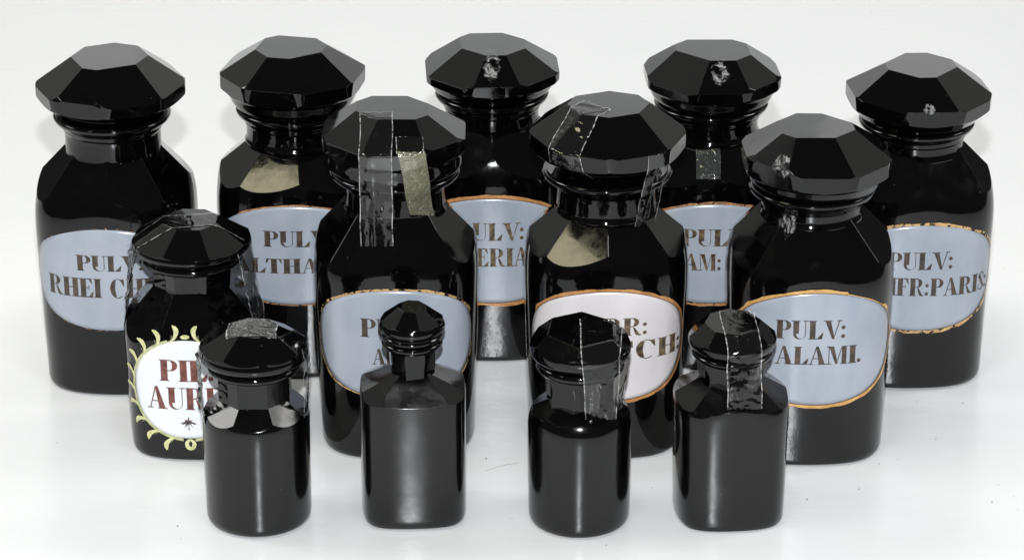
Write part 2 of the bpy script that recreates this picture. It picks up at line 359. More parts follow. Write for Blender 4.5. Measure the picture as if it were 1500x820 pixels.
def glyph(c, T=.30):
    if c == 'P': return stem(.08, T) + strip(ell(.46, .73, .36, .27, 78, -78), ell(.46, .73, .12, .235, 78, -78)) + bar(.35, 1 - hl, .50, 1) + bar(.35, .47, .50, .47 + hl), .84
    if c == 'R': return stem(.08, T) + strip(ell(.46, .74, .34, .26, 78, -78), ell(.46, .74, .11, .225, 78, -78)) + bar(.35, 1 - hl, .50, 1) + bar(.35, .48, .52, .48 + hl) + [[(.50, .47), (.62, .42), (.80, .10), (.62, .06)]] + [[(.62, .06), (.80, .10), (.94, .03), (.90, 0), (.72, 0)]] , .95
    if c == 'B': return stem(.08, T) + strip(ell(.46, .76, .32, .24, 78, -78), ell(.46, .76, .10, .21, 78, -78)) + strip(ell(.46, .27, .38, .27, 78, -78), ell(.46, .27, .13, .235, 78, -78)) + bar(.35, 1 - hl, .5, 1) + bar(.35, .50, .5, .50 + hl) + bar(.35, 0, .5, hl), .9
    if c == 'U': return bar(.08, .3, .08 + T, 1) + bar(.0, 1 - hl, .08, 1) + bar(.08 + T, 1 - hl, .44, 1) + strip(ell(.42, .30, .34, .30, 180, 350), ell(.48, .30, .13 + .11, .265, 180, 350)) + bar(.70, .25, .74, 1) + bar(.60, 1 - hl, .84, 1), .86
    if c == 'L': return stem(.08, T, .07, .06) + bar(.35, 0, .74, hl) + [[(.48, hl), (.74, hl), (.80, .36), (.74, .34)]], .80
    if c == 'V': return [[(.06, 1), (.36, 1), (.60, .0), (.46, .0)]] + [[(.52, .02), (.56, .02), (.86, 1), (.80, 1)]] + bar(-.02, 1 - hl, .44, 1) + bar(.70, 1 - hl, .98, 1), .90
    if c == ':': return disc(.14, .13, .105) + disc(.14, .60, .105), .34
    if c == '.': return disc(.14, .12, .11), .34
    if c == ';': return disc(.14, .16, .10) + disc(.12, .62, .10) + [[(.12, .12), (.22, .1), (.14, -.12)]], .34
    if c == 'H': return stem(.08, T) + stem(.60, T) + bar(.35, .5 - hl / 2, .60, .5 + hl / 2), .97
    if c == 'I': return stem(.08, T), .45
    if c == 'E': return stem(.08, T) + bar(.35, 1 - hl, .70, 1) + bar(.35, 0, .74, hl) + bar(.35, .5, .56, .5 + hl) + [[(.54, 1 - hl), (.70, 1 - hl), (.73, .70), (.69, .72)]] + [[(.52, hl), (.74, hl), (.78, .32), (.73, .30)]] + [[(.52, .62), (.56, .66), (.56, .38), (.52, .42)]], .80
    if c == 'F': return stem(.08, T) + bar(.35, 1 - hl, .68, 1) + bar(.35, .5, .54, .5 + hl) + [[(.50, 1 - hl), (.68, 1 - hl), (.72, .68), (.68, .70)]] + [[(.50, .62), (.54, .66), (.54, .38), (.50, .42)]], .76
    if c == 'C': return strip(ell(.46, .5, .42, .51, 118, 242), ell(.46, .5, .14, .47, 118, 242)) + strip(ell(.46, .5, .40, .51, 60, 118), ell(.44, .5, .37, .47, 60, 118)) + strip(ell(.46, .5, .40, .51, 242, 305), ell(.44, .5, .37, .47, 242, 305)) + [[(.58, .97), (.80, .99), (.82, .62), (.77, .64)]], .90
    if c == 'O': return strip(ell(.46, .5, .42, .51, 100, 260), ell(.46, .5, .14, .47, 100, 260)) + strip(ell(.48, .5, .42, .51, 80, -80), ell(.48, .5, .14, .47, 80, -80)), .96
    if c == 'A': return [[(.38, 1.02), (.52, 1.02), (.88, 0), (.56, 0)]] + [[(.38, .98), (.42, .90), (.14, 0), (.09, 0)]] + bar(.20, .32, .58, .32 + hl) + bar(-.02, 0, .26, hl) + bar(.50, 0, .97, hl), .95
    if c == 'M': return [[(.10, 0), (.145, 0), (.145, 1), (.10, 1)]] + [[(.12, 1), (.38, 1), (.60, .05), (.48, .0)]] + [[(.52, .05), (.56, .05), (.84, 1), (.79, 1)]] + bar(.80, 0, 1.06, 1) + bar(.0, 0, .25, hl) + bar(.0, 1 - hl, .3, 1) + bar(.74, 0, 1.12, hl) + bar(.8, 1 - hl, 1.12, 1), 1.16
    if c == 'N': return bar(.10, 0, .145, 1) + [[(.12, 1), (.38, 1), (.78, 0), (.56, 0)]] + bar(.74, 0, .785, 1) + bar(0, 0, .25, hl) + bar(0, 1 - hl, .3, 1) + bar(.64, 1 - hl, .88, 1), .92
    if c == 'T': return stem(.28, T, top=False) + bar(.02, 1 - hl, .82, 1) + [[(.02, 1 - hl), (.16, 1 - hl), (.05, .68), (.01, .70)]] + [[(.68, 1 - hl), (.82, 1 - hl), (.83, .70), (.79, .68)]], .86
    if c == 'S': return strip(ell(.36, .74, .27, .27, 40, 190), ell(.36, .74, .17, .235, 40, 190)) + [[(.10, .78), (.24, .90), (.64, .26), (.50, .12)]] + strip(ell(.36, .26, .27, .27, 220, 370), ell(.36, .26, .17, .235, 220, 370)) + [[(.52, .96), (.60, .99), (.61, .66), (.57, .68)]] + [[(.08, .02), (.14, .06), (.11, .34), (.07, .34)]], .70
    return [], .42
def text_polys(txt, height, width=None, T=.30, gap=.0):
    x = 0; polys = []
    for c in txt:
        g, wd = glyph(c, T)
        for p in g: polys.append([(a + x + (b - .5) * -.0, b) for a, b in p])
        x += wd + gap
    k = (width / x) if width else height
    return [[(a * k, b * height) for a, b in p] for p in polys], x * k

class Wrap:
    """maps label coordinates (u along the glass, z up) onto the front of a jar body"""
    def __init__(s, sec, scale): s.sec, s.scale = sec, scale
    def __call__(s, u, z, off):
        sc = s.scale(z); (x, y), (nx, ny) = s.sec.at(u, sc)
        return (x + nx * off, y + ny * off, z)
def flat_polys(name, polys, wrap, off, mat, parent, wob=0.012):
    V, F = [], []
    for p in polys:
        # split wide pieces so that they follow the glass
        b = len(V)
        for (u, z) in p:
            n1 = noise.noise(Vector((u * 2.1, z * 2.3, 3.3))) * wob; n2 = noise.noise(Vector((u * 2.3, z * 2.2, 8.3))) * wob
            V.append(wrap(u + n1, z + n2, off))
        F.append(list(range(b, len(V))))
    return from_pd(name, V, F, mat, parent, smooth=False)
def refine(polys, mx=.28):
    out = []
    def cut(p, d=0):
        us = [a for a, b in p]; lo, hi = min(us), max(us)
        if hi - lo <= mx or d > 5: out.append(p); return
        m = (lo + hi) / 2
        for side in (-1, 1):
            r = []
            for i in range(len(p)):
                a, b = p[i], p[(i + 1) % len(p)]
                ia, ib = (a[0] - m) * side <= 0, (b[0] - m) * side <= 0
                if ia: r.append(a)
                if ia != ib:
                    t = (m - a[0]) / (b[0] - a[0]); r.append((m, a[1] + (b[1] - a[1]) * t))
            if len(r) >= 3: cut(r, d + 1)
    for p in polys: cut(p)
    return out

def make_label(jar, wrap, spec):
    u0, zt, zb, hw = spec['u0'], spec['zt'], spec['zb'], spec['hw']
    zc, hh = (zt + zb) / 2, (zt - zb) / 2
    K, M = 14, 120
    e = spec.get('e', 2.05)
    sd = spec.get('seed', 0.)
    def rim(a, rho=1., add=0.):
        c, s_ = math.cos(a), math.sin(a)
        r = (abs(c) ** e + abs(s_) ** e) ** (-1 / e)
        wob = 1 + .008 * noise.noise(Vector((c * 2.2 + sd, s_ * 2.2, sd)))
        return (u0 + c * r * (hw * wob * rho + add), zc + s_ * r * (hh * wob * rho + add))
    V, F = [wrap(u0, zc, .022)], []
    for k in range(1, K + 1):
        for i in range(M):
            u, z = rim(2 * math.pi * i / M, k / K); V.append(wrap(u, z, .022))
    for i in range(M):
        u, z = rim(2 * math.pi * i / M, 1., .01); V.append(wrap(u, z, -.02))
    for i in range(M): F.append((0, 1 + i, 1 + (i + 1) % M))
    for k in range(1, K + 1):
        a = 1 + (k - 1) * M
        for i in range(M):
            j = (i + 1) % M; F.append((a + i, a + M + i, a + M + j, a + j))
    lab = from_pd('label', V, F, spec['mat'], jar)
    # painted rim band: own strip, uneven in width, missing where worn
    def band(name, mat, in0, out0, off, segs, amp=.5):
        V, F = [], []
        MM = 240
        for i in range(MM):
            a = 2 * math.pi * i / MM
            c, s_ = math.cos(a), math.sin(a)
            k = segs(math.degrees(a)) * (1 + amp * noise.noise(Vector((c * 6 + sd, s_ * 6, 1.7 + sd))) + .25 * amp * noise.noise(Vector((c * 40, s_ * 40, sd))))
            k = max(k, 0.0)
            for t in (0, 1):
                u, z = rim(a, 1., in0 + (out0 - in0) * k * t); V.append(wrap(u, z, off))
        for i in range(MM):
            j = (i + 1) % MM
            if segs(360 * i / MM) > .02: F.append((2 * i, 2 * i + 1, 2 * j + 1, 2 * j))
        return from_pd(name, V, F, mat, lab, smooth=False)
    if 'band' in spec:
        bm_, w_, sg = spec['band']
        if 'worn' not in bm_.name and 'gone' not in bm_.name: band('border_line', BROWN_EDGE, -.02, .035, .030, sg, .3)
        band('border', bm_, .02, w_, .034, sg)
    for (txt, ulo, uhi, z0, z1, sl) in spec['text']:
        polys, wd = text_polys(txt, z1 - z0, uhi - ulo)
        polys = [[(a + ulo, b + z0 + sl * (a)) for a, b in p] for p in refine(polys)]
        flat_polys('lettering', polys, wrap, .034, spec['ink'], lab)
    return lab

# ------------------------------------------------------------------ tape draped over glass
def drape(name, jar, srcs, az, x, width, s0, s1, mat, el=23.5, z0=12., tilt=0., hull=1., wr=.03, seed=0., nx=14, ns=70, off=.03, taper=0., ragged=.0, curl=0.):
    o = dirv(az, el); ex = Vector((math.cos(R(az)), math.sin(R(az)), 0)); es = -ex.cross(o) if (ex.cross(o)).z > 0 else ex.cross(o)
    O = Vector((0, 0, z0)); trees = []
    for ob in srcs:
        bm = bmesh.new(); bm.from_mesh(ob.data); bmesh.ops.scale(bm, vec=(100, 100, 100), verts=bm.verts); trees.append(BVHTree.FromBMesh(bm)); bm.free()
    V, F, UV = [], [], []
    for i in range(nx + 1):
        t = i / nx; col = []
        for j in range(ns + 1):
            r_ = j / ns
            s = s0 + (s1 - s0) * r_
            if ragged and j in (0, ns): s += ragged * noise.noise(Vector((t * 9, j, seed)))
            wloc = width * (1 - taper * r_)
            xx = x + (t - .5) * wloc + math.tan(R(tilt)) * (s - s0) + .06 * wloc * noise.noise(Vector((s * .6, seed, 0)))
            base = O + ex * xx + es * s; h = None
            for tr in trees:
                hit = tr.ray_cast(base + o * 20, -o)
                if hit[0] is not None:
                    hh = (hit[0] - base).dot(o)
                    if h is None or hh > h: h = hh
            col.append([s, h, base])
        known = [(c[0], c[1]) for c in col if c[1] is not None]
        if not known: known = [(s0, 0), (s1, 0)]
        # upper hull = tape pulled taut
        hu = []
        for p in known:
            while len(hu) >= 2 and (hu[-1][0] - hu[-2][0]) * (p[1] - hu[-2][1]) - (p[0] - hu[-2][0]) * (hu[-1][1] - hu[-2][1]) >= 0: hu.pop()
            hu.append(p)
        def hv(s):
            if s <= hu[0][0]: return hu[0][1]
            for a, b in zip(hu, hu[1:]):
                if a[0] <= s <= b[0]: return a[1] + (b[1] - a[1]) * (s - a[0]) / max(1e-6, b[0] - a[0])
            return hu[-1][1]
        for j, (s, h, base) in enumerate(col):
            hh = hv(s); g = 1.0
            if h is None: h = hh - .3
            v = h + (hh - h) * hull
            free = min(1, (v - h) * 2 + .12)
            rn = noise.noise(Vector((t * 2.2, s * 1.4, seed))) * 1.0 + (abs(noise.noise(Vector((t * 3 + s * 1.3, s * 2.2 - t * 2, seed + 5)))) - .3) * 1.3
            v += off + wr * free * (rn + .35) + curl * max(0, j / ns - .75) ** 1.5 * 4
            p = base + o * v; V.append(tuple(p)); UV.append((t, j / ns))
    for i in range(nx):
        for j in range(ns):
            a = i * (ns + 1) + j; F.append((a, a + 1, a + ns + 2, a + ns + 1))
    return from_pd(name, V, F, mat, jar, uvs=UV)

# ------------------------------------------------------------------ jars
def empty(name, x, y, rz, label, cat, group=None):
    o = bpy.data.objects.new(name, None); C.objects.link(o); o.empty_display_size = .02
    o.location = (x * CM, y * CM, 0.0003); o.rotation_euler = (0, 0, R(rz)); o['label'] = label; o['category'] = cat
    if group: o['group'] = group
    return o
def dome_cuts(n, rot, el, d, wob=0.): return [(rot + 360 / n * k + random.uniform(-wob, wob) * 6, el + random.uniform(-wob, wob) * 5, d + random.uniform(-wob, wob) * .12) for k in range(n)]

def big_jar(x, y, rz, label, lr=3.15, raised=False, fel=45, lw=7.7, gb=16.1, gt=16.9, tz=18.2, liprot=20., lip_z=14.9, bw=8.7, frot=22.5, fd=15.35, mat_i=0, tilt=(0, 0), stem_gap=True, lidx=0., wob=.25):
    j = empty('apothecary_jar', x, y - .32, rz, label, 'jar', 'large square-shouldered black jars with octagonal stoppers')
    a = bw / 2
    sec = Section(a, a, 3.5)
    def scale(z): return .945 + .055 * min(1, max(0, z - .5) / 8.6) if z < 9.6 else 1.0
    y0 = 0
    pr = [(scale(0) - .05, 0.0), (scale(0) - .03, .02)]
    for i in range(1, 7):
        t = i / 6 * math.pi / 2; pr.append((scale(0) - .03 + .03 * math.sin(t), .42 - .40 * math.cos(t)))
    z = .55
    for i in range(1, 14): zz = .55 + i * (9.2 - .55) / 13; pr.append((scale(zz), zz))
    for i in range(1, 19):
        t = i / 18 * math.pi / 2
        pr.append((.34 + .66 * math.cos(t) ** (2 / 2.35), 9.2 + (13.35 - 9.2) * math.sin(t) ** (2 / 2.35)))
    blend = lambda z: 0 if z < 10.2 else min(1, (z - 10.2) / 3.0) * .85
    d0 = 4.1 * math.cos(R(fel)) + (fd - 4.1) * math.sin(R(fel))
    body = gem('body', pr, sec, dome_cuts(8, frot, fel, d0, wob), (GLASS_FOOT[1] if mat_i else GLASS_BODY), j, 144, blend, .004)
    nt_ = lip_z - .55
    neck = gem('neck', lerp_prof([(2.5, 12.0), (2.62, 12.55), (2.72, 12.75), (2.62, 13.0), (2.60, nt_ - .7), (2.64, nt_ - .3), (2.6, nt_ + .1)], 4), None, [], GLASS[1], j, 96, None, .012)
    lip = gem('lip', lerp_prof([(2.55, nt_ - .55), (2.70, nt_ - .32), (lr - .38, nt_ - .05), (lr - .10, nt_ + .16), (lr, nt_ + .36), (lr - .05, nt_ + .49), (lr - .2, nt_ + .55), (lr - .4, nt_ + .5), (2.45, nt_ + .3), (2.2, nt_ + .1)], 5), None, [], GLASS[0], j, 96, None, .006)
    ap = lw / 2 * math.cos(R(0)) ; Rr = lw / 2
    apo = Rr * .955; gt = tz - 1.3 if not raised else tz - 1.45
    el = 53.
    ta = apo * .50                                # table apothem
    dz = tz - gt
    slope = math.degrees(math.atan2(apo - ta, dz))   # normal elevation of the crown facets
    n_el = slope
    dcr = apo * math.cos(R(n_el)) + (gt - 0) * math.sin(R(n_el))
    if raised:
        prof = lerp_prof([(2.15, lip_z - 1.2), (2.3, lip_z - .5), (2.55, lip_z - .2), (2.75, gb - .75), (3.0, gb - .5)], 3)
        prof += lerp_prof([(3.0, gb - .48), (Rr * .93, gb - .05), (Rr * .985, gb + .06), (Rr, gb + .2), (Rr, gt + .02)], 4)
    else:
        prof = lerp_prof([(2.15, lip_z - 1.2), (2.3, lip_z - .5), (lr - .3, lip_z + .0), (lr - .08, lip_z + .07)], 3)
        prof += lerp_prof([(lr - .06, lip_z + .10), (lr + .15, lip_z + .3), (Rr * .93, gb - .02), (Rr * .99, gb + .12), (Rr, gb + .3), (Rr, gt + .02)], 4)
    prof += [(Rr * (1 - .05 * k), gt + .03 + (tz + .3 - gt) * k / 6) for k in range(1, 7)] 
    cuts = [(liprot + 45 * k, -5, apo * math.cos(R(5)) - gt * math.sin(R(5))) for k in range(8)]
    cuts += [(liprot + 45 * k + random.uniform(-1, 1), n_el + random.uniform(-1., 1.), dcr) for k in range(8)]
    cuts += [(0, 90, tz)]
    lid = gem('stopper', prof, None, cuts, GLASS_LID, j, 192)
    lid.location = (lidx * CM, 0, 0)
    if tilt != (0, 0):
        lid.rotation_euler = (R(tilt[0]), R(tilt[1]), 0)
        # tilt about the lip, not the ground
        c = Vector((0, 0, gb * CM)); lid.location = Vector((lidx * CM, 0, 0)) + c - lid.rotation_euler.to_matrix() @ c
    lid.update_tag()
    return j, body, neck, lip, lid, Wrap(sec, scale)

full = lambda d: 1.0
def sect(*rng):
    def f(d):
        d = d % 360
        for lo, hi, k in rng:
            if lo <= d <= hi:
                return k * min(1, (d - lo) / 6 + .15, (hi - d) / 6 + .15)
        return 0.
    return f

# back row, left to right
j, *P1, wr = big_jar(-21.67, 11.78, -3, 'large black jar at the left end of the back row, label reading RHEI', lw=8.05, gb=16.0, gt=17.0, tz=18.2, liprot=-17, lip_z=15.15, mat_i=0, frot=22.5, fel=41, wob=.05, lr=3.18, raised=True)
make_label(j, wr, dict(u0=.05, zt=9.92, zb=3.97, hw=4.75, mat=BLUE[0], seed=1., ink=INK, band=(COPPER_GONE, .10, sect((60, 110, 1.3), (120, 350, .45))),
    text=[('PULV:', -1.6, 2.1, 7.5, 8.42, 0.), ('RHEI CHIN:', -3.4, 3.7, 5.92, 7.05, 0.)]))
j, *P2, wr = big_jar(-11.99, 13.98, 0, 'large black jar second from left in the back row, label reading ALTHA', lw=7.95, gb=15.75, gt=16.6, tz=18.0, liprot=-13, lip_z=14.7, mat_i=0, frot=29, fel=49.7, wob=0.03)
drape('scratch', j, P2[1:3], 0, -.02, .07, -2.0, -.55, TAPE_MILKY, hull=0, wr=.0, nx=2, ns=20, off=.012, z0=12.)
make_label(j, wr, dict(u0=.1, zt=10.37, zb=4.54, hw=4.8, mat=BLUE[1], seed=2., ink=INK, band=(COPPER_WORN, .09, sect((50, 130, 1.2), (180, 340, .8))),
    text=[('PULV:', -1.55, 2.3, 8.0, 8.95, 0.), ('ALTHAE:', -3.3, 2.7, 6.42, 7.30, 0.)]))
j, *P3, wr = big_jar(-1.11, 16.18, 0, 'large black jar in the middle of the back row, dried tape scar on its stopper', lw=7.7, gb=15.5, gt=16.25, tz=17.4, liprot=3, lip_z=14.75, mat_i=1, frot=24, fel=38)
make_label(j, wr, dict(u0=0, zt=9.96, zb=3.65, hw=4.85, mat=BLUE[2], seed=3., ink=INK_GILT, band=(COPPER, .20, full),
    text=[('PULV:', -1.95, 1.85, 7.45, 8.5, 0.), ('VALERIAN:', -3.45, 3.3, 5.88, 6.98, 0.)]))
j, *P4, wr = big_jar(10.99, 15.11, 0, 'large black jar second from right in the back row, label reading AM', lw=7.7, gb=15.5, gt=16.35, tz=17.45, liprot=4, lip_z=14.6, mat_i=0, tilt=(0, 1.), fel=48)
make_label(j, wr, dict(u0=.05, zt=10.03, zb=4.12, hw=4.75, mat=BLUE[0], seed=4., ink=INK_GILT, band=(COPPER_WORN, .17, full),
    text=[('PULV:', -1.7, 2.1, 7.56, 8.58, 0.), ('CINAM:', -3.5, .55, 6.1, 7.10, 0.)]))
j, *P5, wr = big_jar(22.05, 12.62, 2, 'large black jar at the right end of the back row, label reading PARIS', lw=7.9, gb=15.2, gt=16.05, tz=17.4, liprot=5, lip_z=14.45, mat_i=1, tilt=(0, 1.5), fel=42)
make_label(j, wr, dict(u0=.0, zt=9.81, zb=3.59, hw=4.85, mat=BLUE[1], seed=5., ink=INK, band=(GOLD_WORN, .19, full),
    text=[('PULV:', -1.9, 1.75, 7.22, 8.26, 0.), ('ANTIFR:PARIS:', -4.15, 4.25, 5.75, 6.80, -.02)]))
# middle row
j, *P6, wr = big_jar(-6.09, 3.96, 0, 'large black jar with clear and yellowed tape strips down its stopper and neck', lw=7.72, gb=16.1, gt=16.85, tz=18.25, liprot=0, lip_z=15.0, mat_i=0, lr=3.4, fel=41, frot=21)
J6 = j
make_label(j, wr, dict(u0=.05, zt=9.79, zb=3.67, hw=4.6, e=2.2, mat=BLUE[2], seed=6., ink=INK, band=(GOLD_WORN, .13, sect((20, 160, 1.2), (165, 350, .8))),
    text=[('PULV:', -1.75, 1.95, 7.16, 8.21, 0.), ('ARON.', -1.15, 1.85, 5.6, 6.5, 0.)]))
j, *P7, wr = big_jar(4.94, 3.93, 0, 'large black jar with cream-white label and crumpled tape over its raised stopper', lw=8.1, gb=16.05, gt=16.7, tz=18.4, liprot=24, lip_z=15.0, bw=8.65, mat_i=0, tilt=(0, .5), lr=3.4, raised=True, wob=.0, fel=47.4)
J7 = j
make_label(j, wr, dict(u0=.02, zt=9.76, zb=3.49, hw=4.55, e=2.12, mat=WHITE_EN, seed=7., ink=INK_GILT, band=(COPPER, .19, sect((0, 152, 1.), (235, 360, 1.))),
    text=[('TERR:', -2.0, 2.15, 7.25, 8.26, 0.), ('CATECCH:', -4.45, 4.38, 5.88, 6.95, 0.)]))
j, *P8, wr = big_jar(15.58, 3.23, 1, 'large black jar at the right of the middle row, label reading ALAMI', lw=7.85, gb=15.15, gt=16.05, tz=17.45, liprot=2, lip_z=14.4, mat_i=1, tilt=(0, 1.5), lidx=.1, lr=3.3, fel=43)
J8 = j
make_label(j, wr, dict(u0=0.0, zt=9.99, zb=3.59, hw=4.75, mat=BLUE[0], seed=8., ink=INK, band=(GOLD, .19, lambda d: .3 if 40 < d % 360 < 72 or 10 < d % 360 < 30 else 1.),
    text=[('PULV:', -2.1, 1.6, 7.40, 8.46, 0.), ('CALAMI.', -2.95, 2.5, 5.94, 6.97, 0.)]))

# medium jar with the wreath label
j = empty('apothecary_jar', -16.73, 2.85, -3, 'medium black jar with white label, red-brown lettering and a green leaf wreath', 'jar')
J9 = j
sec9 = Section(3.66, 3.6, 3.8)
sc9 = lambda z: .955 + .045 * min(1, max(0, z) / 6)
pr = [(sc9(0) - .05, 0), (sc9(0) - .03, .02)] + [(sc9(0) - .03 + .03 * math.sin(i / 6 * math.pi / 2), .5 - .47 * math.cos(i / 6 * math.pi / 2)) for i in range(1, 7)]
pr += [(sc9(z), z) for z in (1, 2, 3, 4, 5, 5.6, 6.1)]
pr += [(.32 + .68 * math.cos(i / 16 * math.pi / 2) ** (2 / 2.3), 6.1 + 2.9 * math.sin(i / 16 * math.pi / 2) ** (2 / 2.3)) for i in range(1, 17)]
body9 = gem('body', pr, sec9, dome_cuts(8, 2, 41, 3.40 * math.cos(R(41)) + 7.30 * math.sin(R(41)), .1), GLASS[1], j, 128, lambda z: 0 if z < 6.6 else min(1, (z - 6.6) / 2) * .8, .004)
neck9 = gem('neck', lerp_prof([(2.2, 7.6), (2.35, 8.2), (2.3, 8.9), (2.32, 9.6), (2.5, 10.2)], 4), None, [(4 + 45 * k, -5, 1.98 * math.cos(R(5)) - 9.1 * math.sin(R(5)) + .0) for k in range(8)], GLASS[0], j, 96)
lip9 = gem('lip', lerp_prof([(1.9, 9.75), (2.3, 9.95), (2.62, 10.15), (2.68, 10.32), (2.55, 10.5), (2.2, 10.52), (1.5, 10.4)], 4), None, [], GLASS[0], j, 96)
pl = lerp_prof([(1.5, 10.2), (2.2, 10.45), (2.75, 10.62), (3.02, 10.82), (3.13, 11.0), (3.09, 11.2)], 4) + [(.9 + 2.19 * math.cos(i / 12 * math.pi / 2) ** .75, 11.2 + 1.4 * math.sin(i / 12 * math.pi / 2)) for i in range(1, 13)]
lid9 = gem('stopper', pl, None, [(2 + 45 * k, 56, 2.80 * math.cos(R(56)) + 11.38 * math.sin(R(56))) for k in range(8)] + [(0, 90, 12.3)], GLASS_LID, j, 144)
wrap9 = Wrap(sec9, sc9)
lab9 = make_label(j, wrap9, dict(u0=.0, zt=6.98, zb=1.35, hw=2.92, mat=BRIGHT_EN, seed=9., ink=INK_RED, e=2.2,
    text=[('PIL:', -1.45, 1.5, 4.66, 5.90, 0.), ('AURE.', -2.15, 2.2, 3.02, 4.30, 0.)]))
def comma(u, z, ang, L, w_, bend):
    """one painted comma leaf as a strip, fat end outside"""
    a, b = [], []
    for i in range(13):
        t = i / 12
        an = R(ang) + bend * (1 - t)
        cx = u + L * t * math.cos(an); cz = z + L * t * math.sin(an)
        ww = w_ * (.15 + .85 * t ** 1.8) * (1 if t < .8 else math.sqrt(max(0, 1 - ((t - .8) / .22) ** 2)))
        nx_, nz_ = -math.sin(an), math.cos(an)
        a.append((cx + nx_ * ww, cz + nz_ * ww)); b.append((cx - nx_ * ww, cz - nz_ * ww))
    return strip(a, b)
for k in range(10):
    for sgn in (-1, 1):                           # leaves run from the foot knot up to the top on both sides
        f = k / 9
        th = R(-80 + 152 * f)
        cu, cz = 2.98 * math.cos(th) * sgn, 4.16 + 2.88 * math.sin(th)
        tang = math.degrees(math.atan2(math.cos(th), -math.sin(th) * sgn))
        ang = tang + sgn * -42
        flat_polys('leaf', comma(cu, cz, ang - sgn * 8, 1.02, .24, sgn * 1.0), wrap9, .030, LEAF, lab9, .02)
        flat_polys('leaf_vein', comma(cu + .03 * sgn, cz - .02, ang, .5, .035, sgn * .85), wrap9, .036, LEAF_DARK, lab9, .02)
stemL = []
for sgn in (-1, 1):
    a = [(2.95 * math.cos(R(t)) * sgn, 4.16 + 2.84 * math.sin(R(t))) for t in range(-84, 76, 6)]
    b = [(3.11 * math.cos(R(t)) * sgn, 4.16 + 3.00 * math.sin(R(t))) for t in range(-84, 76, 6)]
    stemL += strip(a, b)
flat_polys('wreath_stem', stemL, wrap9, .028, LEAF_STEM, lab9, .01)
flat_polys('knot', strip(ell(.05, .98, .30, .34, 0, 360, 24), ell(.05, 1.02, .09, .17, 0, 360, 24)), wrap9, .032, LEAF, lab9)
flat_polys('bud', [ell(0, 7.22, .24, .13, 0, 360, 14)[:-1]], wrap9, .032, LEAF, lab9)
star = []
for k in range(8):
    a = R(k * 45); L = .42 if k % 2 == 0 else .30
    c, s_ = math.cos(a), math.sin(a)
    star += [[(-.02 * s_, 2.2 + .02 * c), (.02 * s_, 2.42 - .02 * c), (L * c + .012 * s_, 2.2 + L * s_ - .012 * c), (L * c - .012 * s_, 2.2 + L * s_ + .012 * c)]]
    if k % 2 == 0: star += [[(.25 * c - .05 * s_, 2.2 + .25 * s_ + .05 * c), (.25 * c + .05 * s_, 2.2 + .25 * s_ - .05 * c), (L * c, 2.2 + L * s_)]]
flat_polys('star', star, wrap9, .034, HAIR, lab9, 0)

# ------------------------------------------------------------------ front row
G2 = 'small unlabelled black bottles in the front row'
# S1 cylinder with facetted shoulder
j = empty('apothecary_bottle', -12.87, -6.58, 0, 'small round black bottle with a clear tape patch on top of its stopper', 'bottle', G2); S1 = j
pr = lerp_prof([(2.42, 0), (2.52, .02), (2.61, .14), (2.66, .4), (2.67, 1.2), (2.68, 3.), (2.70, 5.4)], 4) + [(1.0 + 1.7 * math.cos(i / 14 * math.pi / 2) ** .85, 5.4 + 1.75 * math.sin(i / 14 * math.pi / 2)) for i in range(1, 15)]
bodyS1 = gem('body', pr, None, dome_cuts(8, 1, 45, 2.60 * math.cos(R(45)) + 5.86 * math.sin(R(45)), .15), GLASS_ROUGH, j, 128, None, .004)
neckS1 = gem('neck', lerp_prof([(1.9, 6.0), (1.95, 6.5), (1.92, 7.4), (1.98, 8.1), (2.1, 8.4)], 4), None, [(0 + 45 * k, 0, 1.78) for k in range(8)], GLASS[0], j, 96)
lipS1 = gem('lip', lerp_prof([(1.7, 8.0), (2.1, 8.15), (2.33, 8.32), (2.33, 8.5), (2.15, 8.62), (1.5, 8.6)], 4), None, [], GLASS[0], j, 96)
pl = lerp_prof([(1.4, 8.3), (2.1, 8.62), (2.5, 8.78), (2.70, 8.95), (2.74, 9.15), (2.69, 9.35)], 4) + [(.8 + 1.89 * math.cos(i / 12 * math.pi / 2) ** .72, 9.35 + 1.25 * math.sin(i / 12 * math.pi / 2)) for i in range(1, 13)]
lidS1 = gem('stopper', pl, None, [(-8 + 45 * k, 58, 2.42 * math.cos(R(58)) + 9.60 * math.sin(R(58))) for k in range(8)] + [(0, 90, 10.38)], GLASS_LID, j, 144)
# S2 flat-fronted square bottle
j = empty('apothecary_bottle', -5.0, -5.87, 3, 'small square black bottle with a round knob stopper and no tape', 'bottle', G2); S2 = j
secS2 = Section(2.66, 2.5, 4.6, .22)
pr = [(.92, 0), (.95, .02), (.975, .1), (.992, .25), (1.0, .5), (1., 2), (1., 4), (1., 5.6), (1., 6.6)] + [(.36 + .64 * math.cos(i / 14 * math.pi / 2) ** .5, 6.6 + 1.45 * math.sin(i / 14 * math.pi / 2) ** .9) for i in range(1, 15)]
bodyS2 = gem('body', pr, secS2, [(0, 57, 2.42 * math.cos(R(57)) + 6.82 * math.sin(R(57))), (180, 57, 2.42 * math.cos(R(57)) + 6.82 * math.sin(R(57)))] + [(a_, 65, 2.62 * math.cos(R(65)) + 7.02 * math.sin(R(65))) for a_ in (90, -90)] + dome_cuts(4, 45, 62, 2.95 * math.cos(R(62)) + 6.84 * math.sin(R(62)), .1), GLASS_ROUGH, j, 144, lambda z: 0 if z < 6.9 else min(1, (z - 6.9) / 1.) * .8)
neckS2 = gem('neck', lerp_prof([(1.25, 7.2), (1.22, 7.7), (1.18, 8.4), (1.22, 9.0), (1.35, 9.3)], 4), None, [(6 + 45 * k, -3, 1.10 * math.cos(R(3)) - 8.3 * math.sin(R(3))) for k in range(8)], GLASS[1], j, 96)
